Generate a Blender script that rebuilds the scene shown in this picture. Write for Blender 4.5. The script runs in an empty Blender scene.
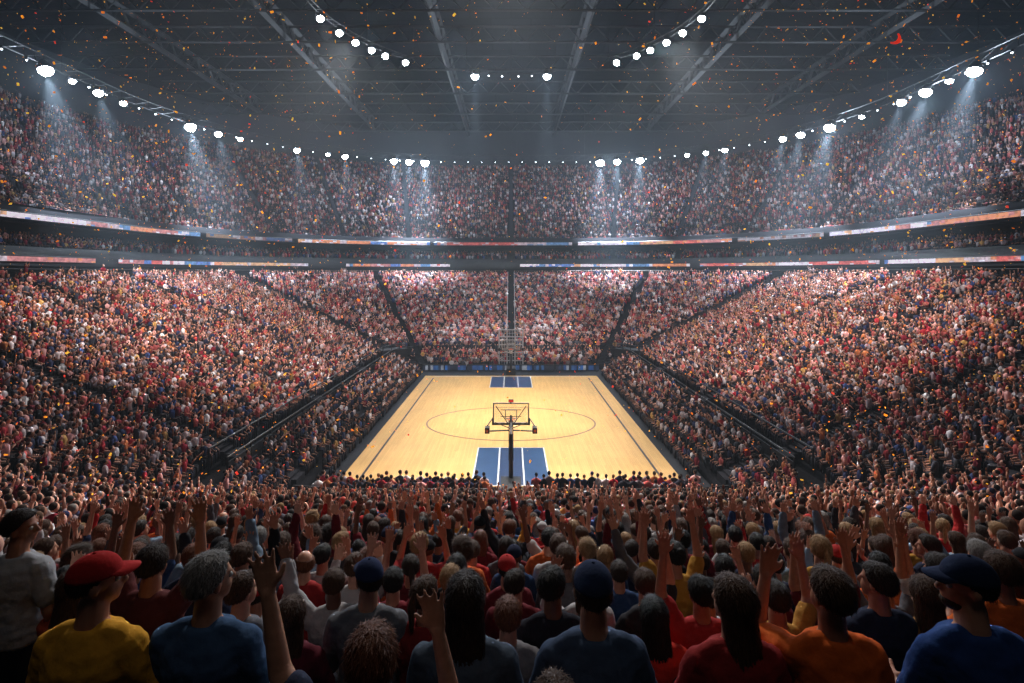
import bpy, bmesh, math, random, time
import numpy as np
from mathutils import Vector, Matrix, Euler
T0=time.time()
PI=math.pi
R=random.Random(7); rng=np.random.default_rng(7)
S=bpy.context.scene; COL=S.collection
try:
    S.view_settings.view_transform='Standard'; S.view_settings.look='None'
except Exception as e: print(e)
H=10.97; F=530.; CX=511.; HY=272.
SL=.385
# ------------------------------------------------ materials
def mat(name, col=(.5,.5,.5), rough=.6, metal=0, emit=None, es=0, src=None, bump=0, bscale=40, var=0, stretch=None, spec=None):
    m=bpy.data.materials.new(name); m.use_nodes=True; nt=m.node_tree; b=nt.nodes['Principled BSDF']
    b.inputs['Roughness'].default_value=rough; b.inputs['Metallic'].default_value=metal
    b.inputs['Base Color'].default_value=(*col,1)
    if spec is not None: b.inputs['Specular IOR Level'].default_value=spec
    if src=='obj':
        n=nt.nodes.new('ShaderNodeObjectInfo'); out=n.outputs['Color']
    elif src=='attr':
        n=nt.nodes.new('ShaderNodeAttribute'); n.attribute_name='col'; out=n.outputs['Color']
    else: out=None
    if var or bump:
        tc=nt.nodes.new('ShaderNodeTexCoord'); nz=nt.nodes.new('ShaderNodeTexNoise'); nz.inputs['Scale'].default_value=bscale; nz.inputs['Detail'].default_value=4
        if stretch:
            mp=nt.nodes.new('ShaderNodeMapping'); mp.inputs['Scale'].default_value=stretch; nt.links.new(tc.outputs['Object'],mp.inputs[0]); nt.links.new(mp.outputs[0],nz.inputs['Vector'])
        else: nt.links.new(tc.outputs['Object'],nz.inputs['Vector'])
    if var:
        mr=nt.nodes.new('ShaderNodeMapRange'); mr.inputs[1].default_value=.25; mr.inputs[2].default_value=.75; mr.inputs[3].default_value=1-var; mr.inputs[4].default_value=1+var
        nt.links.new(nz.outputs['Fac'],mr.inputs[0])
        mx=nt.nodes.new('ShaderNodeVectorMath'); mx.operation='SCALE'
        if out: nt.links.new(out,mx.inputs[0])
        else: mx.inputs[0].default_value=col
        nt.links.new(mr.outputs[0],mx.inputs['Scale']); out=mx.outputs[0]
    if out: nt.links.new(out,b.inputs['Base Color'])
    if bump:
        bp=nt.nodes.new('ShaderNodeBump'); bp.inputs['Strength'].default_value=bump; bp.inputs['Distance'].default_value=.01
        nt.links.new(nz.outputs['Fac'],bp.inputs['Height']); nt.links.new(bp.outputs['Normal'],b.inputs['Normal'])
    if es:
        b.inputs['Emission Strength'].default_value=es
        if emit=='attr': nt.links.new(out,b.inputs['Emission Color'])
        else: b.inputs['Emission Color'].default_value=(*(emit or col),1)
    return m
M=dict(
 skin=mat('skin',rough=.5,src='obj',var=.12,bscale=30),
 cloth=mat('cloth',rough=.9,src='obj',bump=.25,bscale=60,var=.06,spec=.2),
 hair=mat('hair_strands',rough=.5,src='obj',bump=.6,bscale=1,var=.5,stretch=(150,150,14),spec=.22),
 eye=mat('eye_white',(.7,.7,.68),.3),
 crowd=mat('crowd_cloth_and_skin',rough=.85,src='attr',spec=.2),
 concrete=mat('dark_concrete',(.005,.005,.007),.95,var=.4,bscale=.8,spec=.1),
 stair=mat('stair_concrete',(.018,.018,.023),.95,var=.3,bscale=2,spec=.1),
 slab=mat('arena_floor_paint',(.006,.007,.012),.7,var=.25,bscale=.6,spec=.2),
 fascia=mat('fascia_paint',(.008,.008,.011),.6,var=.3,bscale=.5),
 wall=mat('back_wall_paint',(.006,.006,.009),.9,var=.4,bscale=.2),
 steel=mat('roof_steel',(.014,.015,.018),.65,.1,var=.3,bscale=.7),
 black=mat('black_powder_coat',(.006,.006,.008),.5,.2,var=.2,bscale=3),
 pad=mat('black_vinyl_padding',(.006,.008,.014),.5,bump=.1,bscale=8),
 whitem=mat('grey_enamel',(.34,.34,.36),.35,var=.08,bscale=4),
 line=mat('white_court_paint',(.7,.72,.75),.35,var=.05,bscale=5),
 dline=mat('dark_court_paint',(.015,.012,.012),.5,var=.05,bscale=5,spec=.2),
 tan=mat('brown_court_paint',(.16,.08,.028),.5,var=.05,bscale=5),
 blue=mat('blue_key_paint',(.010,.050,.14),.35,var=.12,bscale=1.5),
 dblue=mat('navy_key_paint',(.007,.030,.095),.35,var=.12,bscale=1.5),
 rim=mat('orange_rim_paint',(.8,.12,.02),.4,var=.05),
 net=mat('white_net_cord',(.7,.7,.7),.8,var=.05),
 lens=mat('lamp_lens',(.9,.95,1),.3,emit=(.82,.9,1),es=160),
 bulb=mat('small_lamp_lens',(.9,.95,1),.3,emit=(.85,.92,1),es=10),
 led=mat('led_panel',rough=.4,src='attr',emit='attr',es=.75,var=.5,bscale=2.5),
 red=mat('self_lit_red',(.9,.04,.02),.5,var=.1,emit=(.9,.04,.02),es=.6),  # glow added to brighten the confetti paper; shot clock light shares it
)
for k in ('lens','bulb','led'):
    try: M[k].cycles.emission_sampling='NONE'
    except Exception: pass
g=bpy.data.materials.new('backboard_glass'); g.use_nodes=True; b=g.node_tree.nodes['Principled BSDF']
b.inputs['Base Color'].default_value=(.35,.38,.42,1); b.inputs['Roughness'].default_value=.1; b.inputs['Alpha'].default_value=.10; M['glass']=g
cf=bpy.data.materials.new('self_lit_confetti_paper'); cf.use_nodes=True; nt=cf.node_tree; nt.nodes.clear()
at=nt.nodes.new('ShaderNodeAttribute'); at.attribute_name='col'; d1=nt.nodes.new('ShaderNodeBsdfDiffuse'); d2=nt.nodes.new('ShaderNodeBsdfTranslucent'); em=nt.nodes.new('ShaderNodeEmission'); em.inputs[1].default_value=.6  # emission brightens the paper in place of light falling on it
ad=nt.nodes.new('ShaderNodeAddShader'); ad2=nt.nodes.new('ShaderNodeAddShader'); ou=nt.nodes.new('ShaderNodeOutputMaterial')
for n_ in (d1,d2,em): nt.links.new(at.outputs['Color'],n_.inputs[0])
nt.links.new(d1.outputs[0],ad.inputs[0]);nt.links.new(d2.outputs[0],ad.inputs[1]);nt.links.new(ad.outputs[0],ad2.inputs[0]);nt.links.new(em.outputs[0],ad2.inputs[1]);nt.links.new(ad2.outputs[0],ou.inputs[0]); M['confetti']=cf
try: cf.cycles.emission_sampling='NONE'
except Exception: pass
w=bpy.data.materials.new('maple_planks'); w.use_nodes=True; nt=w.node_tree; b=nt.nodes['Principled BSDF']
tc=nt.nodes.new('ShaderNodeTexCoord'); mp=nt.nodes.new('ShaderNodeMapping'); mp.inputs['Rotation'].default_value=(0,0,PI/2)
br=nt.nodes.new('ShaderNodeTexBrick'); br.inputs['Scale'].default_value=1; br.inputs['Brick Width'].default_value=2.4; br.inputs['Row Height'].default_value=.12
br.inputs['Color1'].default_value=(.78,.455,.145,1); br.inputs['Color2'].default_value=(.68,.38,.11,1); br.inputs['Mortar'].default_value=(.5,.27,.08,1); br.inputs['Mortar Size'].default_value=.004
nz=nt.nodes.new('ShaderNodeTexNoise'); nz.inputs['Scale'].default_value=.35; mx=nt.nodes.new('ShaderNodeMix'); mx.data_type='RGBA'; mx.blend_type='MULTIPLY'; mx.inputs[0].default_value=.3
nt.links.new(tc.outputs['Object'],mp.inputs[0]); nt.links.new(mp.outputs[0],br.inputs['Vector']); nt.links.new(tc.outputs['Object'],nz.inputs['Vector'])
nt.links.new(br.outputs['Color'],mx.inputs[6]); nt.links.new(nz.outputs['Fac'],mx.inputs[7]); nt.links.new(mx.outputs[2],b.inputs['Base Color'])
b.inputs['Roughness'].default_value=.6; b.inputs['Specular IOR Level'].default_value=.3; M['wood']=w
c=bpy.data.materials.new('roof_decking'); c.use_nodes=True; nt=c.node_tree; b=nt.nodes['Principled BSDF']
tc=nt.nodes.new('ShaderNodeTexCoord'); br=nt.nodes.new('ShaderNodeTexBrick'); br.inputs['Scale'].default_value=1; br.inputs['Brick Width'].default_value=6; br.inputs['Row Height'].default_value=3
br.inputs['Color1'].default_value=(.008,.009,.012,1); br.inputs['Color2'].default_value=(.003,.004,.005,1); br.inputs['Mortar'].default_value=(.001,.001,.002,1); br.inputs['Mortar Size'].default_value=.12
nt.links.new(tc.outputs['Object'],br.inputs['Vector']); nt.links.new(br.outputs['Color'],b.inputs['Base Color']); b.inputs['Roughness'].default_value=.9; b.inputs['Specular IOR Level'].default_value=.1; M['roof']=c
# ------------------------------------------------ helpers
def tag(o,label,cat,group=None,kind=None):
    o['label']=label; o['category']=cat
    if group: o['group']=group
    if kind: o['kind']=kind
    return o
def link(name,me,m=None,parent=None,loc=(0,0,0),rot=(0,0,0)):
    o=bpy.data.objects.new(name,me); COL.objects.link(o); o.location=loc; o.rotation_euler=rot
    if m is not None and me is not None and not me.materials: me.materials.append(m)
    if parent: o.parent=parent
    return o
def empty(name,loc=(0,0,0),rot=(0,0,0)):
    return link(name,None,loc=loc,rot=rot)
class MB:
    def __init__(s): s.v=[]; s.f=[]
    def add(s,vs,fs):
        o=len(s.v); s.v+= [tuple(map(float,v)) for v in vs]; s.f+=[tuple(int(i)+o for i in f) for f in fs]
    def box(s,c,d,rz=0):
        x,y,z=d[0]/2,d[1]/2,d[2]/2; ca,sa=math.cos(rz),math.sin(rz); vs=[]
        for i in (-1,1):
            for j in (-1,1):
                for k in (-1,1):
                    a,b_=i*x,j*y; vs.append((c[0]+a*ca-b_*sa,c[1]+a*sa+b_*ca,c[2]+k*z))
        s.add(vs,[(0,1,3,2),(4,6,7,5),(0,4,5,1),(2,3,7,6),(0,2,6,4),(1,5,7,3)])
    def bar(s,p,q,r,n=6,r2=None):
        p=Vector(p);q=Vector(q);d=(q-p)
        if d.length<1e-6: return
        d.normalize(); a=d.orthogonal().normalized(); b_=d.cross(a); vs=[]
        for c,rr in ((p,r),(q,r if r2 is None else r2)):
            for i in range(n): t=2*PI*(i+.5)/n; vs.append(c+a*math.cos(t)*rr+b_*math.sin(t)*rr)
        s.add(vs,[(i,(i+1)%n,n+(i+1)%n,n+i) for i in range(n)]+[tuple(range(n))[::-1],tuple(range(n,2*n))])
    def rings(s,p0,rs,p1):
        n=len(rs[0]); vs=[p0]+[v for r in rs for v in r]+[p1]; fs=[(0,1+(i+1)%n,1+i) for i in range(n)]
        for k in range(len(rs)-1):
            a=1+k*n; fs+=[(a+i,a+(i+1)%n,a+n+(i+1)%n,a+n+i) for i in range(n)]
        a=1+(len(rs)-1)*n; e=1+len(rs)*n; fs+=[(a+i,a+(i+1)%n,e) for i in range(n)]
        s.add(vs,fs)
    def cap(s,p0,r0,p1,r1,n=12,k=3):
        p0=Vector(p0);p1=Vector(p1);d=(p1-p0).normalized();a=d.orthogonal().normalized();b_=d.cross(a); rs=[]
        for i in range(1,k+1):
            t=-PI/2+PI/2*i/k; rs.append([p0+d*r0*math.sin(t)+(a*math.cos(2*PI*j/n)+b_*math.sin(2*PI*j/n))*r0*math.cos(t) for j in range(n)])
        for i in range(k):
            t=PI/2*i/k; rs.append([p1+d*r1*math.sin(t)+(a*math.cos(2*PI*j/n)+b_*math.sin(2*PI*j/n))*r1*math.cos(t) for j in range(n)])
        s.rings(p0-d*r0,rs,p1+d*r1)
    def ell(s,c,r,n=16,k=10,mt=None):
        mt=mt or Matrix.Identity(4); c=Vector(c); rs=[]
        for i in range(1,k):
            t=-PI/2+PI*i/k; rs.append([mt@(c+Vector((r[0]*math.cos(t)*math.cos(2*PI*j/n),r[1]*math.cos(t)*math.sin(2*PI*j/n),r[2]*math.sin(t)))) for j in range(n)])
        s.rings(mt@(c-Vector((0,0,r[2]))),rs,mt@(c+Vector((0,0,r[2]))))
    def loft(s,secs,n=24,fn=None):
        rs=[]
        for (z,rx,ry,cx,cy) in secs:
            ring_=[]
            for j in range(n):
                t=2*PI*j/n; k=1 if fn is None else fn(t,z)
                ring_.append(Vector((cx+rx*k*math.cos(t),cy+ry*k*math.sin(t),z)))
            rs.append(ring_)
        a,b_=secs[0],secs[-1]
        s.rings(Vector((a[3],a[4],a[0])),rs,Vector((b_[3],b_[4],b_[0])))
    def mesh(s,name,smooth=False):
        me=bpy.data.meshes.new(name); me.from_pydata(s.v,[],s.f); me.update()
        if smooth: me.shade_smooth()
        return me
    def build(s,name,m,parent=None,smooth=False,loc=(0,0,0),rot=(0,0,0)):
        return link(name,s.mesh(name,smooth),m,parent,loc,rot)
def np_mesh(name,V,T,C=None):
    me=bpy.data.meshes.new(name); n=len(V); m=len(T); k=T.shape[1]
    me.vertices.add(n); me.vertices.foreach_set('co',np.ascontiguousarray(V,dtype=np.float32).ravel())
    me.loops.add(m*k); me.loops.foreach_set('vertex_index',np.ascontiguousarray(T,dtype=np.int32).ravel())
    me.polygons.add(m); me.polygons.foreach_set('loop_start',np.arange(m,dtype=np.int32)*k)
    me.update(calc_edges=True); me.validate()
    if C is not None:
        a=me.attributes.new('col','BYTE_COLOR','POINT'); cc=np.ones((n,4),dtype=np.float32); cc[:,:3]=C; a.data.foreach_set('color',cc.ravel())
    return me
ONES='zero first second third fourth fifth sixth seventh eighth ninth tenth eleventh twelfth thirteenth fourteenth fifteenth sixteenth seventeenth eighteenth nineteenth'.split()
def ordn(n):
    if n<20: return ONES[n]
    t={2:'twent',3:'thirt',4:'fort',5:'fift',6:'sixt',7:'sevent'}[n//10]
    return t+'ieth' if n%10==0 else t+'y-'+ONES[n%10]
# ------------------------------------------------ ring geometry (stadium contour)
def ring(s,u):
    s=np.asarray(s,float)+0*np.asarray(u,float); u=np.asarray(u,float)+0*s
    r=s+1; a=np.abs(u); sg=np.where(u<0,-1.,1.); q=r*PI/2
    x=np.empty_like(a); y=np.empty_like(a); nx=np.empty_like(a); ny=np.empty_like(a)
    c1=a<9.5; c2=~c1&(a<9.5+q); c3=~c1&~c2&(a<43.5+q); c4=~c1&~c2&~c3&(a<43.5+2*q); c5=~(c1|c2|c3|c4)
    x[c1]=a[c1];y[c1]=59+r[c1];nx[c1]=0;ny[c1]=1
    t=(a-9.5)/r; x[c2]=(9.5+r*np.sin(t))[c2];y[c2]=(59+r*np.cos(t))[c2];nx[c2]=np.sin(t)[c2];ny[c2]=np.cos(t)[c2]
    v=a-9.5-q; x[c3]=(9.5+r)[c3];y[c3]=(59-v)[c3];nx[c3]=1;ny[c3]=0
    t=(a-43.5-q)/r; x[c4]=(9.5+r*np.cos(t))[c4];y[c4]=(25-r*np.sin(t))[c4];nx[c4]=np.cos(t)[c4];ny[c4]=-np.sin(t)[c4]
    v=a-43.5-2*q; x[c5]=(9.5-v)[c5];y[c5]=(25-r)[c5];nx[c5]=0;ny[c5]=-1
    return x*sg,y,nx*sg,ny
def u_px(px,s):
    L=43.5+(s+1)*PI/2-4
    u=np.linspace(-L,L,4000); x,y,_,_=ring(s,u); return float(np.interp((px-CX)/F,x/y,u))
def samples(full):
    h=[(0,59,0,1),(9.5,59,0,1)]
    for i in range(1,17): t=PI/2*i/16; h.append((9.5,59,math.sin(t),math.cos(t)))
    h.append((9.5,42,1,0)); h.append((9.5,25,1,0))
    if full:
        for i in range(1,17): t=PI/2*i/16; h.append((9.5,25,math.cos(t),-math.sin(t)))
        h.append((0,25,0,-1))
        left=[(-a,b_,-c_,d) for a,b_,c_,d in h[1:-1]][::-1]
        return h+left
    left=[(-a,b_,-c_,d) for a,b_,c_,d in h[1:]][::-1]
    return left+h
def sweep(prof,smp,closed):
    V=[];n=len(prof)
    for (cx,cy,nx,ny) in smp:
        for (s,z) in prof: V.append((cx+nx*(s+1),cy+ny*(s+1),z))
    m=len(smp); Q=[]
    for i in range(m if closed else m-1):
        a=i*n; b_=((i+1)%m)*n
        for k in range(n-1): Q.append((a+k,b_+k,b_+k+1,a+k+1))
    return np_mesh('sweep',np.array(V),np.array(Q))
def struct(name,me,m,label,cat):
    return tag(link(name,me,m),label,cat,kind='structure')
FULL=samples(True); PART=samples(False)
# ------------------------------------------------ SETTING
mb=MB(); mb.box((0,42,-.25),(26,42,.5)); struct('floor',mb.mesh('f'),M['slab'],'dark painted arena floor around the bright wooden court','floor')
court=MB(); court.box((0,41.45,.015),(18.06,28.9,.03)); court=struct('court_floor',court.mesh('c'),M['wood'],'bright maple basketball court with blue keys in the centre of the arena','court')
def mark(name,m,boxes=None,poly=None,w_=.06):
    b_=MB()
    for bx in boxes or []: b_.box((bx[0],bx[1],.034),(bx[2],bx[3],.008))
    if poly:
        for i in range(len(poly)-1):
            p=Vector(poly[i]);q=Vector(poly[i+1]);d=(q-p); mid=(p+q)/2
            b_.box((mid.x,mid.y,.0345),(d.length+.02,w_*2,.008),math.atan2(d.y,d.x))
    return b_.build(name,m,court)
mark('sideline',M['dline'],[(-8,41.4,.13,26.5)]); mark('sideline',M['dline'],[(8,41.4,.13,26.5)])
mark('baseline',M['line'],[(0,27.15,16,.08)]); mark('baseline',M['line'],[(0,55.5,16,.08)])
mark('centre_circle',M['tan'],poly=[(6.1*math.cos(2*PI*i/64),38.6+4.2*math.sin(2*PI*i/64)) for i in range(65)])
for s_,yc in ((1,30.1),(-1,52.8)):
    L_=5.8 if s_==1 else 5.2
    mark('key_paint',M['blue'],[(-1.36,yc,1.26,L_)]); mark('key_paint',M['blue'],[(1.36,yc,1.26,L_)]); mark('key_centre',M['dblue'],[(0,yc,1.3,L_)])
    for x_,w_ in ((-.69,.09),(.69,.09),(-2.02,.08),(2.02,.08)): mark('lane_line',M['line'],[(x_,yc,w_,L_)])
    mark('free_throw_line',M['line'],[(0,yc+s_*L_/2,4.1,.09)])
# lower bowl
PIT=.60; S0=.65; NR=43; GAP=(4,5)
rs_=lambda j:S0+PIT*j
prof=[(-.2,0),(-.2,SL*S0)]
for j in range(NR):
    s=rs_(j); z=SL*s
    prof.append((s-.44,z))
    if j not in GAP: prof+=[(s-.11,z),(s-.11,z+.42),(s+.16,z+.42)]
    prof.append((s+.16,z if j in GAP else z+PIT*SL))
prof+=[(26.35,10.25),(37,10.25)]
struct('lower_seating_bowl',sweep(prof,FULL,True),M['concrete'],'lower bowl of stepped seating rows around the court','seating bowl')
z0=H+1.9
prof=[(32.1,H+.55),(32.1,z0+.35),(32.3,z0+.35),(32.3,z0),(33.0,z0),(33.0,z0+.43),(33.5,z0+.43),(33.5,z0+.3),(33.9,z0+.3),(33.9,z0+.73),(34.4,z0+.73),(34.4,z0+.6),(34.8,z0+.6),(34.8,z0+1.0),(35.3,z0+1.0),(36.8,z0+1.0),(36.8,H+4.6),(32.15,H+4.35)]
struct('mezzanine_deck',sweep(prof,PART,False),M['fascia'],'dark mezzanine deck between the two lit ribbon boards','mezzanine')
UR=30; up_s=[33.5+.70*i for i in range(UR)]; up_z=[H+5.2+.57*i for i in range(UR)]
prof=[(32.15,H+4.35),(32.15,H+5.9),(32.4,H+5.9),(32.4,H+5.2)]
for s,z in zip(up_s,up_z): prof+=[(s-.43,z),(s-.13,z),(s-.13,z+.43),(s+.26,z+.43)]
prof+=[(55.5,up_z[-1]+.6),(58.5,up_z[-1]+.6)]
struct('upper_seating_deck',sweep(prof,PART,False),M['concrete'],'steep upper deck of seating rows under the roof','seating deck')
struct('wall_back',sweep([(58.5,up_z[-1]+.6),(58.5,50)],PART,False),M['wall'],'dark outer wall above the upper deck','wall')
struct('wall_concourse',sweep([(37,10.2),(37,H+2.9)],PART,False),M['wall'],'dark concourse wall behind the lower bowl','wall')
V=[];Q=[];nx_,ny_=28,28
for i in range(nx_+1):
    for j in range(ny_+1):
        x=-74+148*i/nx_; y=-20+145*j/ny_; V.append((x,y,50-.0013*(x*x+(y-42)**2)))
for i in range(nx_):
    for j in range(ny_): a=i*(ny_+1)+j; Q.append((a,a+1,a+ny_+2,a+ny_+1))
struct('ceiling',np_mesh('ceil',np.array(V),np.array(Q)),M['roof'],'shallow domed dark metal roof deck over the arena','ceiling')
def truss(p,q,h,step,r,label):
    t=empty('roof_truss',p); tag(t,label,'roof truss','roof trusses under the dark ceiling')
    d=Vector(q)-Vector(p); L=d.length; d.normalize(); n=max(2,int(L/step))
    a=MB(); a.bar((0,0,0),d*L,r,4); a.build('bottom_chord',M['steel'],t)
    a=MB(); a.bar(Vector((0,0,h)),d*L+Vector((0,0,h)),r,4); a.build('top_chord',M['steel'],t)
    a=MB()
    for i in range(n):
        A=d*(L*i/n);B=d*(L*(i+.5)/n)+Vector((0,0,h));C_=d*(L*(i+1)/n); a.bar(A,B,r*.5,4); a.bar(B,C_,r*.5,4)
    a.build('web',M['steel'],t)
for i,x in enumerate((-46,-28,-9,9,28,46)):
    truss((x,45 if abs(x)<40 else 40,40.2),(x,113 if abs(x)<20 else (108 if abs(x)<40 else 97),40.2),2.1,3,.4,'%s lengthwise steel roof truss from the left'%ordn(i+1))
for i,y in enumerate((58,66,75,85,96,108)):
    w_=62 if y<80 else (56 if y<100 else 42)
    truss((-w_,y,39.6),(w_,y,39.6),1.9,3.5,.16,'crosswise steel roof truss, %s counted from the court'%ordn(i+1))
def ring_truss(pts,label,name,r=.07,h=.9):
    t=empty(name,pts[0]); tag(t,label,'lighting truss'); o=Vector(pts[0])
    P=[Vector(p)-o for p in pts]
    for dz,nm in ((0,'bottom_tube'),(h,'top_tube')):
        a=MB()
        for i in range(len(P)-1): a.bar(P[i]+Vector((0,0,dz)),P[i+1]+Vector((0,0,dz)),r,5)
        a.build(nm,M['black'],t)
    a=MB()
    for i in range(len(P)-1): a.bar(P[i],P[i+1]+Vector((0,0,h)),r*.5,4); a.bar(P[i],P[i]+Vector((0,0,h)),r*.5,4)
    a.build('web',M['black'],t)
    for i in range(0,len(P),6): a=MB(); a.bar(P[i]+Vector((0,0,h)),P[i]+Vector((0,0,39.6-pts[0][2])),.03,4); a.build('hanger_rod',M['black'],t)
RS,RZ=34.,30.75
u=np.linspace(-95,95,96); x,y,_,_=ring(RS,u); ring_truss([(a,b_,RZ) for a,b_ in zip(x,y)],'large outer ring truss carrying floodlights above the upper deck','lighting_truss',.05)
IC=(0,46.8);IR=18.3;IZ=35.3
arc=lambda a0,a1,n:[(IR*math.sin(t),IC[1]+IR*math.cos(t),IZ) for t in np.linspace(a0,a1,n)]
ring_truss(arc(-2.0,-.66,25),'curved left lighting truss hung high over the court','lighting_truss',.05,.5)
ring_truss(arc(.66,2.0,25),'curved right lighting truss hung high over the court','lighting_truss',.05,.5)
ring_truss(arc(-.3,.3,13),'short central lighting truss with two bright lamps over the court','lighting_truss',.05,.5)
# floodlights
lens=MB(); lens.ell((0,0,-.12),(.44,.44,.38),20,10); lens=lens.mesh('lens',True); lens.materials.append(M['lens'])
hs=MB(); hs.loft([(-.05,.46,.46,0,0),(.1,.5,.5,0,0),(.35,.4,.4,0,0),(.6,.2,.2,0,0)],20); hs=hs.mesh('housing',True); hs.materials.append(M['black'])
yk=MB(); yk.bar((-.56,0,.1),(-.56,0,.75),.04); yk.bar((.56,0,.1),(.56,0,.75),.04); yk.bar((-.56,0,.75),(.56,0,.75),.04); yk=yk.mesh('yoke'); yk.materials.append(M['black'])
def spotl(nm,p,aim,e,size,blend,col,r):
    l=bpy.data.lights.new(nm,'SPOT'); l.energy=e; l.spot_size=size; l.spot_blend=blend; l.shadow_soft_size=r; l.color=col
    o=bpy.data.objects.new(nm,l); COL.objects.link(o); o.location=p; o.rotation_mode='QUATERNION'; o.rotation_quaternion=(Vector(aim)-Vector(p)).to_track_quat('-Z','Y')
def flood(p,aim,sc,power,label,group,size=1.0,blend=.8,glow=0,col=(.74,.86,1)):
    t=empty('floodlight',p); d=(Vector(aim)-Vector(p)).normalized(); t.rotation_mode='QUATERNION'; t.rotation_quaternion=d.to_track_quat('-Z','Y'); t.scale=(sc,)*3
    tag(t,label,'floodlight',group)
    for nm,me in (('housing',hs),('lens',lens),('yoke',yk)): link(nm,me,parent=t)
    q_=Vector(p)+d*.58*sc
    if power: spotl('flood_beam',q_,aim,power,size,blend,col,.3)
    if glow:
        l=bpy.data.lights.new('flood_spill','POINT'); l.energy=glow; l.shadow_soft_size=.3; l.color=(.66,.82,1)
        lo=bpy.data.objects.new('flood_spill',l); COL.objects.link(lo); lo.location=Vector(p)+d*.85*sc
    return q_
big=[(45,1.2),(72,.6),(98,.9),(123,.7),(190,1.3),(218,.9),(240,.7),(297,.9),(328,.6),(345,.9),(394,1.1),(409,1.1),(425,1.35),(600,1.35),(617,1.1),(640,1.2),(687,.6),(706,.8),(725,.8),(783,.9),(801,1.0),(830,1.3),(862,.6),(902,.9),(926,1.1),(950,.6),(975,1.2)]
for i,(px,k) in enumerate(big):
    uu=u_px(px,RS); x,y,nx,ny=[float(a) for a in ring(RS,uu)]
    aim=(x-nx*6.5,y-ny*6.5,H-2)
    flood((x,y,RZ-.35),aim,1.15*k,(105000*k**3 if k>.75 else 0),'%s bright floodlight from the left on the large outer ring'%ordn(i+1),'floodlights on the outer ring',size=.82,blend=1.,glow=(2800*k**3 if k>1.05 else 0))
WARM=(1,.95,.86); SC=(1,.91,.86)
inn=[(-18,50),(-17.1,53),(-16.3,55.3),(-15.2,57.3),(-14.2,58.9),(-12.1,60.6),(-4.4,64.6),(4.4,64.6),(12.1,60.6),(14.2,58.9),(15.2,57.3),(16.3,55.3),(17.1,53),(18,50)]
ipos=[]
for i,(x,y) in enumerate(inn):
    a=math.atan2(x,y-IC[1]); big_=abs(x)<5; p=(IR*math.sin(a),IC[1]+IR*math.cos(a),IZ-.35); sg=-1 if x<0 else 1
    ipos.append(flood(p,(p[0],p[1]+2,0) if big_ else (p[0]*.3,42,0),1.05 if big_ else .75,85000 if big_ else 0,'%s floodlight from the left on the small inner ring'%ordn(i+1),'floodlights on the inner ring',size=.36,glow=2200 if big_ else 0))
for k,i in enumerate((0,1,2,3,4,5)):
    for sg,ii in ((-1,i),(1,13-i)):
        ay=(31,34,38,42,46,50)[k]
        spotl('court_beam',ipos[ii],(sg*-1.5,ay,0),(23000,22000,20000,18500,16500,15000)[k],.5,.6,WARM,.4)
for sg,i in ((-1,2),(1,11)):
    spotl('stand_beam',ipos[i],(sg*27,48,4),34000,1.3,1.,SC,.8)
    spotl('stand_beam',ipos[i],(sg*24,22,5),68000,.95,1.,SC,.8)
for i in (6,7): spotl('stand_beam',ipos[i],((i-6.5)*20,82,7),6000,1.35,1.,SC,.8)
# unseen spots added out of view to brighten the stands, no fixtures
for sg in (-1,1): spotl('stand_fill',(sg*9,14,40),(sg*25,54,0),115000,.80,1.,SC,2.)
spotl('stand_fill',(0,18,40),(0,70,1),70000,.5,1.,SC,2.)
spotl('stand_fill',(0,44,41),(0,18,3),165000,.78,1.,(1,.93,.88),1.5)
spotl('stand_fill',(0,-2,30),(0,7,8),700,1.3,1.,(1,.93,.88),3.)
sl=MB(); sl.loft([(-.1,.1,.1,0,0),(0,.12,.12,0,0),(.2,.08,.08,0,0)],10); n0=len(sl.f); sl.ell((0,0,-.12),(.09,.09,.08),10,6); slm=sl.mesh('small_lamp'); slm.materials.append(M['black']); slm.materials.append(M['bulb'])
for p in slm.polygons:
    if p.index>=n0: p.material_index=1
for uu in np.arange(-82,82.1,2.4):
    x,y,_,_=[float(a) for a in ring(RS,uu)]
    tag(link('small_lamp',slm,loc=(x,y,RZ-.18)),'small white lamp in the string between the outer ring floodlights','lamp','small lamps strung along the outer ring')
for t_ in (-.15,-.06,.05,.14):
    tag(link('small_lamp',slm,loc=(IR*math.sin(t_),IC[1]+IR*math.cos(t_),IZ-.18)),'small white lamp between the two bright lamps over the court','lamp','small lamps strung along the inner ring')
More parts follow.
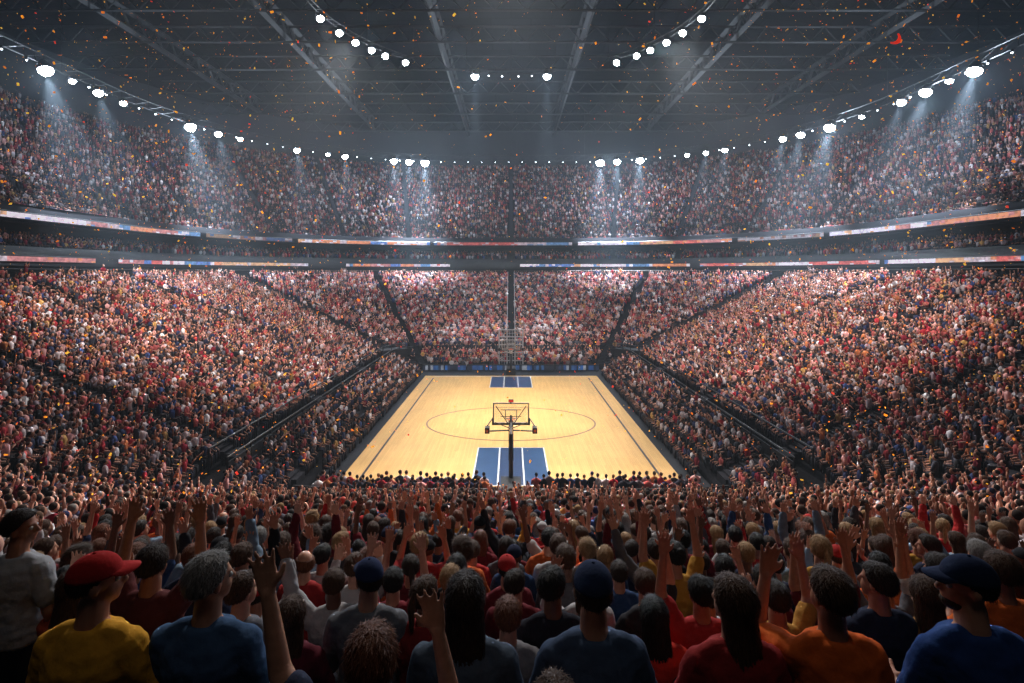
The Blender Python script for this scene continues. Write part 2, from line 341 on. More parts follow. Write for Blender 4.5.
# ribbon boards
LC=[(.65,.58,.64),(.65,.58,.64),(.5,.09,.08),(.55,.2,.10),(.08,.16,.40),(.6,.56,.66),(.42,.16,.16),(.55,.30,.16),(.09,.2,.38),(.45,.36,.40)]
def ribbon(px0,px1,s,z0,z1,label,seed,dim=1):
    rr=random.Random(seed); u0,u1=u_px(px0,s),u_px(px1,s); n=max(2,int((u1-u0)/.55)); us=np.linspace(u0,u1,n+1); x,y,nx,ny=ring(s,us)
    cx,cy=float(x[0]),float(y[0]); t=empty('ribbon_board',(cx,cy,z0)); tag(t,label,'ribbon board','lit ribbon boards on the balcony fronts')
    V=[];Q=[];C=[]; cur=rr.choice(LC); alt=rr.choice(LC)
    for i in range(n):
        if rr.random()<.2: cur=rr.choice(LC); alt=rr.choice(LC)
        for rz0,rz1 in ((0,.35),(.35,1)):
            c_=cur if rr.random()<.8 else alt; b0=len(V)
            for k,zz in ((i,rz0),(i+1,rz0),(i+1,rz1),(i,rz1)):
                V.append((x[k]-cx-nx[k]*.06,y[k]-cy-ny[k]*.06,(z1-z0)*zz)); C.append([v*dim for v in c_])
            Q.append((b0,b0+1,b0+2,b0+3))
    link('screen',np_mesh('screen',np.array(V),np.array(Q),np.array(C)),M['led'],t)
    for zz in (-.05,z1-z0+.05):
        f=MB()
        for i in range(n): f.bar((x[i]-cx-nx[i]*.05,y[i]-cy-ny[i]*.05,zz),(x[i+1]-cx-nx[i+1]*.05,y[i+1]-cy-ny[i+1]*.05,zz),.06,4)
        f.build('frame_rail',M['black'],t)
for i,(a,b_) in enumerate(((-130,200),(206,292),(298,430),(434,572),(578,732),(738,824),(830,1150))):
    ribbon(a,b_,32.,H+4.65,H+5.12,'upper ribbon board screen, %s from the left'%ordn(i+1),10+i,(1,.3,1,.6,1,.35,1)[i])
for i,(a,b_) in enumerate(((-130,95),(118,308),(346,450),(520,690),(700,880),(885,1150))):
    ribbon(a,b_,31.95,H+.93,H+1.36,'lower ribbon board screen, %s from the left'%ordn(i+1),40+i)
def railing(s,u0,u1,z,h,label,post=2.2,panel=True,pr=.05):
    n=max(2,int(abs(u1-u0)/post)); us=np.linspace(u0,u1,n+1); x,y,nx,ny=ring(s,us); o=(float(x[0]),float(y[0]),z)
    t=empty('railing',o); tag(t,label,'railing','dark railings around the stands')
    P=[Vector((float(a)-o[0],float(b_)-o[1],0)) for a,b_ in zip(x,y)]
    for p in P: a=MB(); a.bar(p,p+Vector((0,0,h)),pr,5); a.build('post',M['black'],t)
    a=MB()
    for i in range(n): a.bar(P[i]+Vector((0,0,h)),P[i+1]+Vector((0,0,h)),pr,5)
    a.build('handrail',M['black'],t)
    if panel:
        a=MB()
        for i in range(n):
            d=P[i+1]-P[i]; m_=(P[i]+P[i+1])/2; a.box((m_.x,m_.y,h*.42),(d.length,.05,h*.75),math.atan2(d.y,d.x))
        a.build('panel',M['fascia'],t)
q=(2.8+1)*PI/2
for sg,nm in ((-1,'left'),(1,'right')):
    railing(2.82,sg*(9.5+q*.35),sg*(43.5+q*1.02),SL*3.0,1.1,'dark railing above the courtside rows on the %s of the court'%nm,pr=.05)
    railing(3.8,sg*(9.5+q*.45),sg*(43.5+q*1.25),SL*3.9,1.1,'dark open railing in front of the main stand on the %s of the court'%nm,pr=.05,panel=False)
railing(-.3,43.5+1.1+9.5+9.5,43.5+1.1+.3,0,1.0,'low dark barrier in front of the near stand, right part')
railing(-.3,-(43.5+1.1+9.5+9.5),-(43.5+1.1+.3),0,1.0,'low dark barrier in front of the near stand, left part')
for sg,nm in ((-1,'left'),(1,'right')):
    railing(26.4,sg*.9,sg*(80),10.2,1.0,'thin railing along the back of the lower bowl, %s half'%nm,post=3,panel=False)
# aisles  (centre, direction, half width)
AIS=[((0,59),(0,1),.52)]
for sg in (-1,1):
    for d,hw in ((26,.5),(70,1.2)): AIS.append(((sg*9.5,59),(sg*math.sin(math.radians(d)),math.cos(math.radians(d))),hw))
    for y,hw in ((50,.9),(38.5,.65),(27,.65)): AIS.append(((sg*9.5,y),(sg,0),hw))
    AIS.append(((sg*9.5,25),(sg*math.sin(math.radians(132)),math.cos(math.radians(132))),.6))
anames=['centre of the far end','far end, left of centre','left far corner','left side, far end of court','left side, middle of court','left side, near end of court','near left corner','far end, right of centre','right far corner','right side, far end of court','right side, middle of court','right side, near end of court','near right corner']
def aisle(C,n,js,zf,sf,w_,label,pit,rise,lead):
    a=MB(); rz=math.atan2(n[1],n[0])
    for j in js:
        s=sf(j); z=zf(j)
        for k in (0,1):
            ds=-lead+pit/2*k; zz=z+rise/2*k+.3
            p=(C[0]+n[0]*(s+1+ds+pit/4),C[1]+n[1]*(s+1+ds+pit/4)); a.box((p[0],p[1],zz-.2),(pit/2,w_,.5),rz)
    struct('aisle_stairs',a.mesh('a'),M['stair'],label,'stairs')
for (C,n,hw),nm in zip(AIS,anames):
    aisle(C,n,range(NR),lambda j:SL*rs_(j),rs_,hw*2-.2,'dark aisle stairs through the lower bowl at the '+nm,PIT,PIT*SL,.44)
UA=[((0,59),(0,1),.5)]
for sg in (-1,1):
    for d in (14,32,50,68,86): UA.append(((sg*9.5,59),(sg*math.sin(math.radians(d)),math.cos(math.radians(d))),.45))
    for y in (50,40,30): UA.append(((sg*9.5,y),(sg,0),.5))
for i,(C,n,hw) in enumerate(UA):
    aisle(C,n,range(UR),lambda j:up_z[j]+.1,lambda j:up_s[j],.7,'dark aisle stairs in the upper deck, %s'%('at the centre' if i==0 else '%s %s of centre'%(ordn((i-1)%8+1),'left' if i<9 else 'right')),.70,.57,.43)
gt=empty('entrance_gate',(0,60.3,0)); tag(gt,'tall grey lattice entrance gate at the foot of the far centre aisle','gate')
a=MB()
for x in (-1.35,1.35,-.45,.45): a.bar((x,0,0),(x,0,4.4),.075)
for z in (.9,1.8,2.7,3.6,4.4): a.bar((-1.35,0,z),(1.35,0,z),.06)
a.build('frame',M['whitem'],gt)
a=MB()
for i in range(10):
    x=-1.35+2.7*i/9; a.bar((x,0,.05),(x,0,4.4),.022,4)
for z in (.45,1.35,2.25,3.15,4.0): a.bar((-1.35,0,z),(1.35,0,z),.022,4)
a.build('lattice',M['whitem'],gt)
for sg,nm in ((-1,'left'),(1,'right')):
    t=empty('handrail',(sg*.5,61.5,0)); tag(t,'thin grey handrail on the %s of the far centre aisle'%nm,'handrail')
    a=MB(); a.bar((0,0,SL*1.5+1.2),(0,24,SL*25.5+1.2),.04); a.build('rail',M['whitem'],t)
    for i in range(13): a=MB(); a.bar((0,2*i,SL*(1.5+2*i)),(0,2*i,SL*(1.5+2*i)+1.2),.03); a.build('post',M['whitem'],t)
    t=empty('entry_platform',(sg*13.6,60.5,0),(0,0,-sg*.75)); tag(t,'dark railed entry platform at the far %s court corner'%nm,'platform')
    a=MB(); a.box((0,0,1.1),(3.2,1.6,2.2)); a.build('base',M['fascia'],t)
    for zz in (2.7,3.2): a=MB(); a.bar((-1.6,-.8,zz),(1.6,-.8,zz),.04); a.build('rail',M['black'],t)
    for xx in (-1.6,-.5,.5,1.6): a=MB(); a.bar((xx,-.8,2.2),(xx,-.8,3.2),.04); a.build('post',M['black'],t)
for i in range(8):
    x=-8.6+2.45*i
    t=empty('advertising_board',(x,58.6,0)); tag(t,'blue lit courtside board behind the far baseline, %s from the left'%ordn(i+1),'board','courtside boards behind the far baseline')
    V=[];Q=[];C=[]; rr=random.Random(i)
    for k in range(8):
        c_=rr.choice([(.01,.04,.13),(.01,.06,.2),(.015,.06,.16),(.16,.18,.22),(.01,.02,.05),(.006,.01,.02),(.006,.01,.02)]); b0=len(V)
        for xx,zz in ((k,0),(k+1,0),(k+1,1),(k,1)): V.append((-1.15+2.3*xx/8,-.06,.15+.5*zz)); C.append(c_)
        Q.append((b0,b0+1,b0+2,b0+3))
    link('screen',np_mesh('s',np.array(V),np.array(Q),np.array(C)),M['led'],t)
    a=MB(); a.box((0,0,.4),(2.38,.1,.7)); a.build('cabinet',M['black'],t)
    for sx in (-.9,.9): a=MB(); a.box((sx,.1,.05),(.1,.5,.1)); a.build('foot',M['black'],t)
# hoops
def hoop(y,face,label):
    t=empty('basketball_hoop',(0,y,0),(0,0,0 if face>0 else PI)); tag(t,label,'basketball hoop','basketball hoops')
    a=MB(); a.box((0,-1.3,.35),(1.0,1.9,.7)); a.build('base',M['black'],t)
    a=MB(); a.cap((0,-.5,.6),.11,(0,-.25,2.75),.08); a.box((0,-.28,1.3),(.22,.22,1.9)); a.build('post_pad',M['pad'],t,True)
    a=MB(); a.bar((0,-.3,2.6),(0,1.1,3.35),.06,8); a.bar((-.1,-.6,1.6),(-.1,1.05,3.1),.028); a.bar((.1,-.6,1.6),(.1,1.05,3.1),.028); a.bar((0,.3,2.95),(-.8,1.15,3.85),.022); a.bar((0,.3,2.95),(.8,1.15,3.85),.022); a.bar((0,.3,2.9),(-.85,1.15,2.98),.022); a.bar((0,.3,2.9),(.85,1.15,2.98),.022)
    for z_ in (2.95,3.3,3.65): a.bar((-.55,1.15,z_),(.55,1.15,z_),.016,4)
    a.build('support_arm',M['black'],t)
    a=MB(); a.box((0,1.25,3.44),(1.8,.03,1.05)); a.build('backboard',M['glass'],t)
    a=MB()
    for c_,d_ in (((0,1.24,3.98),(1.9,.06,.06)),((-.93,1.24,3.44),(.06,.06,1.1)),((.93,1.24,3.44),(.06,.06,1.1)),((0,1.24,2.92),(1.9,.06,.06)),((0,1.26,3.62),(.61,.05,.045)),((0,1.26,3.17),(.61,.05,.045)),((-.29,1.26,3.39),(.045,.05,.45)),((.29,1.26,3.39),(.045,.05,.45))): a.box(c_,d_)
    a.build('backboard_frame',M['whitem'],t)
    a=MB(); a.box((0,1.23,2.87),(1.95,.1,.08)); a.box((-.97,1.23,3.0),(.08,.1,.36)); a.box((.97,1.23,3.0),(.08,.1,.36)); a.build('edge_padding',M['pad'],t)
    a=MB(); P=[(.23*math.cos(2*PI*i/20),1.62+.23*math.sin(2*PI*i/20),3.05) for i in range(21)]
    for i in range(20): a.bar(P[i],P[i+1],.018)
    a.box((0,1.32,3.03),(.16,.14,.1)); a.build('rim',M['rim'],t)
    a=MB()
    for i in range(12):
        t0=2*PI*i/12
        for sgn in (1,-1):
            for k in range(3):
                f=lambda k_:(.22-.04*k_)*1.0
                A=t0+sgn*k*.26;B=t0+sgn*(k+1)*.26; a.bar((f(k)*math.cos(A),1.62+f(k)*math.sin(A),3.03-.14*k),(f(k+1)*math.cos(B),1.62+f(k+1)*math.sin(B),3.03-.14*(k+1)),.006,3)
    a.build('net',M['net'],t)
    a=MB(); a.box((0,1.1,4.14),(.26,.1,.14)); a.bar((0,1.2,3.97),(0,1.1,4.1),.03); a.build('shot_clock',M['black'],t)
    a=MB(); a.box((0,1.04,4.14),(.2,.03,.08)); a.build('clock_light',M['red'],t)
    for sg in (-1,1):
        a=MB(); a.box((sg*1.22,.3,2.85),(.24,.45,.28)); a.bar((sg*.1,.2,2.85),(sg*1.1,.3,2.78),.035); a.bar((sg*1.22,.5,3.0),(sg*.97,1.2,3.2),.03); a.build('camera_box',M['black'],t)
        a=MB(); a.box((sg*1.22,.05,2.85),(.12,.05,.12)); a.build('camera_marker',M['rim'],t)
hoop(27.0,1,'near basketball hoop seen from behind over the near blue key')
hoop(55.9,-1,'far basketball hoop facing the camera in front of the far stand')
t=empty('scorer_table',(4.2,24.75,0)); tag(t,'grey low table with white top by the near barrier right of centre','table')
a=MB(); a.box((0,0,.74),(1.6,.5,.05)); a.build('tabletop',M['whitem'],t)
for x in (-.7,.7): a=MB(); a.box((x,0,.36),(.06,.45,.72)); a.build('leg',M['black'],t)
print('setting',time.time()-T0)
# ------------------------------------------------ LOW POLY CROWD
def tri(fs):
    o=[]
    for f in fs:
        for i in range(1,len(f)-1): o.append((f[0],f[i],f[i+1]))
    return np.array(o)
def lp(level,pose,stand):
    V=[];Fc=[];Pt=[]
    def addp(fn,part):
        b_=MB(); fn(b_); o=len(V); V.extend(b_.v); Fc.extend([tuple(i+o for i in f) for f in b_.f]); Pt.extend([part]*len(b_.v))
    dz=.42 if stand else 0
    nu,nk,nt_=((9,6,5),(6,4,4),(4,3,3))[level]
    addp(lambda b:b.ell((0,.025,1.195+dz),(.080,.10,.115),nu,nk),0)
    addp(lambda b:b.ell((0,-.018,1.24+dz),(.084,.092,.092),nu,nk),2)
    if level<2: addp(lambda b:b.loft([(.45+dz,.15,.11,0,0),(.70+dz,.15,.11,0,0),(.90+dz,.21,.12,0,0),(1.0+dz,.17,.09,0,0),(1.06+dz,.06,.05,0,0)],nu if level==0 else 6),1)
    else: addp(lambda b:b.loft([(.45+dz,.15,.11,0,0),(.93+dz,.23,.13,0,0),(1.06+dz,.10,.08,0,0)],4),1)
    for sg in (-1,1):
        up=(pose==2) or (pose==1 and sg==1)
        S_=(sg*.19,0,.95+dz)
        if up: E=(sg*.27,.08,1.16+dz);W=(sg*(.24+.08*(level==0)),.12,1.40+dz)
        elif pose==3: E=(sg*.24,.14,.74+dz);W=(sg*.05,.32,.95+dz)
        else: E=(sg*.25,.05,.70+dz);W=(sg*.15,.28,.62+dz)
        if level==2 and not up: continue
        addp(lambda b:b.bar(S_,E,.058,nt_,.045),1); addp(lambda b:b.bar(E,W,.04,nt_,.032),0)
        if level<2:
            Hn=Vector(W)+ (Vector(W)-Vector(E)).normalized()*.07
            addp(lambda b:b.ell(Hn,(.045,.03,.08 if up else .05),nt_,4),0)
    if level<2:
        for sg in (-1,1):
            if stand: addp(lambda b:b.bar((sg*.09,0,.95),(sg*.1,.0,.05),.09,nt_,.05),3)
            else: addp(lambda b:b.bar((sg*.09,0,.52),(sg*.11,.36,.51),.085,nt_,.06),3); addp(lambda b:b.bar((sg*.11,.36,.5),(sg*.11,.34,.03),.055,nt_,.045),3)
    return np.array(V),tri(Fc),np.array(Pt)
PROTO={(l,p,s):lp(l,p,s) for l in range(3) for p in range(4) for s in (0,1)}
SKIN=np.array([(.64,.31,.22),(.56,.26,.17),(.70,.40,.31),(.34,.15,.09),(.16,.07,.04),(.64,.34,.24),(.10,.045,.03)])
SHIRT=np.array([(.38,.02,.03),(.22,.010,.025),(.56,.12,.11),(.60,.19,.07),(.58,.33,.10),(.58,.48,.49),(.80,.74,.77),(.02,.028,.08),(.008,.008,.011),(.08,.08,.10),(.03,.03,.045),(.04,.07,.20),(.62,.31,.29),(.32,.25,.28)])
SW=np.array([8,10,8,4,2,8,8,10,17,5,13,4,12,4.]); SW/=SW.sum()
HAIR=np.array([(.008,.006,.006),(.016,.009,.006),(.035,.017,.01),(.07,.035,.018),(.22,.13,.06),(.2,.19,.18),(.35,.04,.03),(.015,.02,.07)])
HW=np.array([24,25,19,11,5,3,3,3.]); HW/=HW.sum()
PANTS=np.array([(.012,.015,.03),(.03,.02,.03),(.05,.05,.06),(.08,.05,.045)])
VS=[];TS=[];CS=[];off=0
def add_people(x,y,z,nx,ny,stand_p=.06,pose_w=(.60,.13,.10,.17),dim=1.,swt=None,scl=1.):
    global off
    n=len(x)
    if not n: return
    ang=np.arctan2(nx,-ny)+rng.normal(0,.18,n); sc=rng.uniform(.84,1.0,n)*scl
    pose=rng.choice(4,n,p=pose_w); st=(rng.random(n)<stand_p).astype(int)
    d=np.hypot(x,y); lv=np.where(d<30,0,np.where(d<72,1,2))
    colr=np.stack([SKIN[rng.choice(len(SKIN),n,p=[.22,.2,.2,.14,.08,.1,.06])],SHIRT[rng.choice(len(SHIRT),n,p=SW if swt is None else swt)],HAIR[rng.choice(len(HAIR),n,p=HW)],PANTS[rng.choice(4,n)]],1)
    colr*=rng.uniform(.45,1.3,(n,1,1))*dim; colr=np.clip(colr,0,.85)
    for key,(V,T,P) in PROTO.items():
        i=np.where((lv==key[0])&(pose==key[1])&(st==key[2]))[0]
        if not len(i): continue
        c_=np.cos(ang[i])[:,None];s_=np.sin(ang[i])[:,None]; k=sc[i][:,None]
        X=(V[:,0]*c_-V[:,1]*s_)*k+x[i][:,None];Y=(V[:,0]*s_+V[:,1]*c_)*k+y[i][:,None];Z=V[:,2]*k+z[i][:,None]
        VS.append(np.stack([X,Y,Z],-1).reshape(-1,3)); CS.append(colr[i][:,P].reshape(-1,3))
        TS.append((T[None]+ (np.arange(len(i))*len(V))[:,None,None]).reshape(-1,3)+off); off+=len(i)*len(V)
def gen_row(s,step,ais,fill=.985):
    L=53.+(s+1)*PI; n=int(2*L/step); u=np.linspace(-L,L,n,endpoint=False)+rng.normal(0,.035,n)
    x,y,nx,ny=ring(s,u); keep=rng.random(n)<fill
    for C,nn,aw in ais:
        vx=x-C[0];vy=y-C[1]; keep&=~(((vx*nn[0]+vy*nn[1])>0)&(np.abs(vx*nn[1]-vy*nn[0])<aw))
    keep&=~((np.abs(np.abs(x)-13.6)<1.9)&(np.abs(y-60.5)<1.7))
    px=CX+F*x/np.maximum(y,.1); keep&=(y>1)&(px>-170)&(px<1190)
    jit=rng.normal(0,.05,n)
    return (x+nx*jit)[keep],(y+ny*jit)[keep],nx[keep],ny[keep]
DSW=np.array([5,6,3,1,1,10,12,16,20,8,14,6,3,3.]); DSW/=DSW.sum()
near=[]
for j in range(NR):
    if j in GAP: continue
    s=rs_(j); x,y,nx,ny=gen_row(s,.42,AIS)
    isn=(ny<-.2)&(y<11.2)
    if j>=32: isn|=(y<4)
    for a in zip(x[isn],y[isn],nx[isn],ny[isn]): near.append((j,)+a)
    nb=~isn&(ny<-.45)&(y<26); k=~isn&~nb
    side=k&(j<4)&(np.abs(nx)>.3)
    add_people(x[nb],y[nb],np.full(nb.sum(),SL*s),nx[nb],ny[nb],0.,(.62,.14,.08,.16),scl=.95,dim=1.15)
    add_people(x[side],y[side],np.full(side.sum(),SL*s),nx[side],ny[side],.08,(.85,.03,.01,.11),.8,DSW)
    k&=~side; add_people(x[k],y[k],np.full(k.sum(),SL*s),nx[k],ny[k])
for i in range(3):
    s=33.05+.9*i; x,y,nx,ny=gen_row(s,.48,UA); add_people(x,y,np.full(len(x),z0+.3*i),nx,ny,.05)
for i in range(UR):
    x,y,nx,ny=gen_row(up_s[i],.45,UA,.98); add_people(x,y,np.full(len(x),up_z[i]),nx,ny,.12,dim=.40)  # crowd colours darkened in place of shade, so light beams stand out
for yy_,st_ in ((25.95,.34),(25.3,.38)):
    xs=np.concatenate([np.arange(-9.2,-1.15,st_),np.arange(1.2 if yy_>25.5 else 5.4,9.2,st_)]); n=len(xs); add_people(xs+rng.normal(0,.05,n),np.full(n,yy_)+rng.normal(0,.06,n),np.full(n,-.1),np.zeros(n),-np.ones(n),0,(.95,0,0,.05),1.2,scl=1.05)  # colours lifted to stand in for light on their unlit backs
for sg in (-1,1):
    ys=np.arange(28.5,57,.46); n=len(ys); add_people(np.full(n,sg*10.05)+rng.normal(0,.05,n),ys+rng.normal(0,.05,n),np.full(n,-.05),np.full(n,float(sg)),np.zeros(n),.05,(.88,.03,.01,.08),.7,DSW)
xs=np.concatenate([np.arange(-9,-1.6,.45),np.arange(2,9,.45)]); n=len(xs); add_people(xs+rng.normal(0,.1,n),np.full(n,59.4),np.zeros(n),np.zeros(n),np.ones(n),.3,dim=.5,swt=DSW)
# ------------------------------------------------ DETAILED PEOPLE
folds=bpy.data.textures.new('folds','CLOUDS'); folds.noise_scale=.08; folds.noise_depth=1
def remesh(b_,vox,name,it=3,m=None,fold=0):
    me=b_.mesh(name); o=bpy.data.objects.new('tmp',me); COL.objects.link(o)
    r=o.modifiers.new('r','REMESH'); r.mode='VOXEL'; r.voxel_size=vox; r.use_smooth_shade=True
    s=o.modifiers.new('s','SMOOTH'); s.factor=.5; s.iterations=it
    if fold:
        dm=o.modifiers.new('d','DISPLACE'); dm.texture=folds; dm.strength=fold; dm.mid_level=.32; dm.texture_coords='LOCAL'
    d=bpy.context.evaluated_depsgraph_get(); out=bpy.data.meshes.new_from_object(o.evaluated_get(d)); out.name=name
    bpy.data.objects.remove(o); bpy.data.meshes.remove(me)
    out.materials.clear()
    if m: out.materials.append(m)
    out.shade_smooth(); return out
def hand(b_,W,d,s,curl=.15,spread=1.):
    W=Vector(W); d=Vector(d).normalized(); s=(Vector(s)-d*Vector(s).dot(d)).normalized(); n=d.cross(s)
    for o,L,sp in ((.032,.066,.22),(.011,.075,.07),(-.011,.07,-.08),(-.031,.054,-.25)):
        K=W+d*.082+s*o; b_.cap(W+d*.01+s*o*.5,.017,K,.0118,8,2)
        d1=(d+s*sp*spread+n*curl).normalized(); P=K+d1*L*.55; d2=(d1+n*curl*1.5).normalized()
        b_.cap(K,.010,P,.009,8,2); b_.cap(P,.009,P+d2*L*.45,.0075,8,2)
    t0=W+d*.025+s*.02; t1=t0+(d*.6+s*.8)*.045; b_.cap(t0,.015,t1,.0118,8,2); b_.cap(t1,.0118,t1+(d*.9+s*.4+n*.2)*.033,.009,8,2)
def body(arms,stand,yaw,pitch=0):
    dz=.42 if stand else 0
    HM=Matrix.Translation((0,.025,1.195+dz))@Matrix.Rotation(yaw,4,'Z')@Matrix.Rotation(pitch,4,'X')@Matrix.Scale(.93,4)
    tor=[(.43,.12,.08),(.48,.165,.115),(.55,.17,.12),(.64,.15,.112),(.72,.15,.11),(.82,.170,.118),(.90,.176,.114),(.955,.158,.10),(.995,.11,.075),(1.03,.062,.06)]
    sk=MB(); tee=MB(); lng=MB(); pa=MB()
    sk.loft([(z+dz,rx*.96,ry*.96,0,0) for z,rx,ry in tor])
    for b_ in (tee,lng): b_.loft([(z+dz,rx+.016,ry+.018,0,0) for z,rx,ry in [(.47,.165,.115)]+tor[2:-1]]+[(1.022+dz,.085,.076,0,0)])
    sk.cap((0,-.01,.98+dz),.062,(0,.012,1.11+dz),.056)
    for sg in (-1,1):
        sk.cap((0,-.01,1.03+dz),.040,(sg*.12,-.01,.955+dz),.040)
        for b_ in (tee,lng): b_.cap((sg*.055,-.012,.998+dz),.045,(sg*.14,-.01,.955+dz),.056)
    for c_,r_ in (((0,-.008,.022),(.076,.096,.094)),((0,.03,-.045),(.058,.068,.068)),((0,.062,-.085),(.03,.028,.028)),((.078,-.005,-.012),(.012,.022,.032)),((-.078,-.005,-.012),(.012,.022,.032)),((0,.072,.022),(.052,.02,.014)),((0,.088,-.058),(.024,.012,.012))): sk.ell(c_,r_,14,8,HM)
    sk.cap(HM@Vector((0,.088,.012)),.009,HM@Vector((0,.108,-.028)),.014,8,2)
    for sg,arm in zip((-1,1),arms):
        S_=Vector((sg*.172,-.005,.935+dz))
        if arm=='up': E=Vector((sg*.255,.10,1.16+dz));W=Vector((sg*.225,.14,1.40+dz));hs_=(-sg,0,.0)
        elif arm=='wide': E=Vector((sg*.33,.08,1.12+dz));W=Vector((sg*.39,.12,1.37+dz));hs_=(-sg,0,0)
        elif arm=='bent': E=Vector((sg*.26,.18,.91+dz));W=Vector((sg*.20,.22,1.16+dz));hs_=(-sg,0,0)
        elif arm=='clap': E=Vector((sg*.24,.12,.73+dz));W=Vector((sg*.045,.30,.92+dz));hs_=(0,-1,.4)
        else:
            if stand: E=Vector((sg*.235,-.03,.67+dz));W=Vector((sg*.24,.05,.42+dz));hs_=(0,1,0)
            else: E=Vector((sg*.24,.03,.68));W=Vector((sg*.14,.27,.62));hs_=(-sg,0,0)
        sk.cap(S_,.052,E,.041); sk.cap(E,.040,W,.026)
        dirh=(W-E).normalized(); open_=arm in ('up','wide','bent')
        if arm=='clap': dirh=Vector((-sg*.15,.45,.9))
        hand(sk,W,dirh,hs_,curl=(.12 if open_ else .3)*(1 if sg>0 else -1)*(1 if arm!='clap' else 0),spread=1.1 if open_ else .4)
        M_=S_.lerp(E,.68)
        for b_ in (tee,lng): b_.cap(S_+Vector((-sg*.02,0,.0)),.071,M_,.062)
        lng.cap(S_,.069,E,.056); lng.cap(E,.056,E.lerp(W,.9),.042)
    for sg in (-1,1):
        if stand: P=[((sg*.088,0,.93),.088),((sg*.1,.02,.50),.058),((sg*.1,-.01,.1),.04)]
        else: P=[((sg*.088,.01,.52),.085),((sg*.11,.36,.51),.06),((sg*.11,.34,.1),.04)]
        for k in (0,1): sk.cap(P[k][0],P[k][1],P[k+1][0],P[k+1][1]); pa.cap(P[k][0],P[k][1]+.014,P[k+1][0],P[k+1][1]+.018)
        f=Vector(P[2][0]); sk.cap(f+Vector((0,-.03,-.06)),.035,f+Vector((0,.06,-.07)),.028); pa.cap(f+Vector((0,-.03,-.055)),.04,f+Vector((0,.07,-.065)),.034)
    pa.loft([(z+dz,rx+.012,ry+.012,0,0) for z,rx,ry in tor[:4]])
    return dict(body=remesh(sk,.008,'person_body',2,M['skin']),tee=remesh(tee,.009,'tee',1,M['cloth'],.024),long=remesh(lng,.009,'long_sleeve',1,M['cloth'],.024),pants=remesh(pa,.014,'trousers',2,M['cloth']),HM=HM)
BP={
 'sit':body(('down','down'),0,0),'sit_l':body(('down','down'),0,.6),'sit_r':body(('down','down'),0,-.6),
 'clap':body(('clap','clap'),0,.1,.05),'rup':body(('down','up'),0,-.1,-.1),'lup':body(('up','down'),0,.15,-.1),
 'vup':body(('wide','bent'),0,0,-.1),'uup':body(('up','up'),0,.1,-.08),'bb':body(('bent','bent'),0,-.25,-.05),'lb':body(('bent','down'),0,.35),
 'st_r':body(('down','down'),1,-1.35),
 'sit_ll':body(('down','down'),0,1.25),'sit_rr':body(('down','down'),0,-.95)}
print('bodies',time.time()-T0)
def sst(a,b_,x): t=min(1,max(0,(x-a)/(b_-a))); return t*t*(3-2*t)
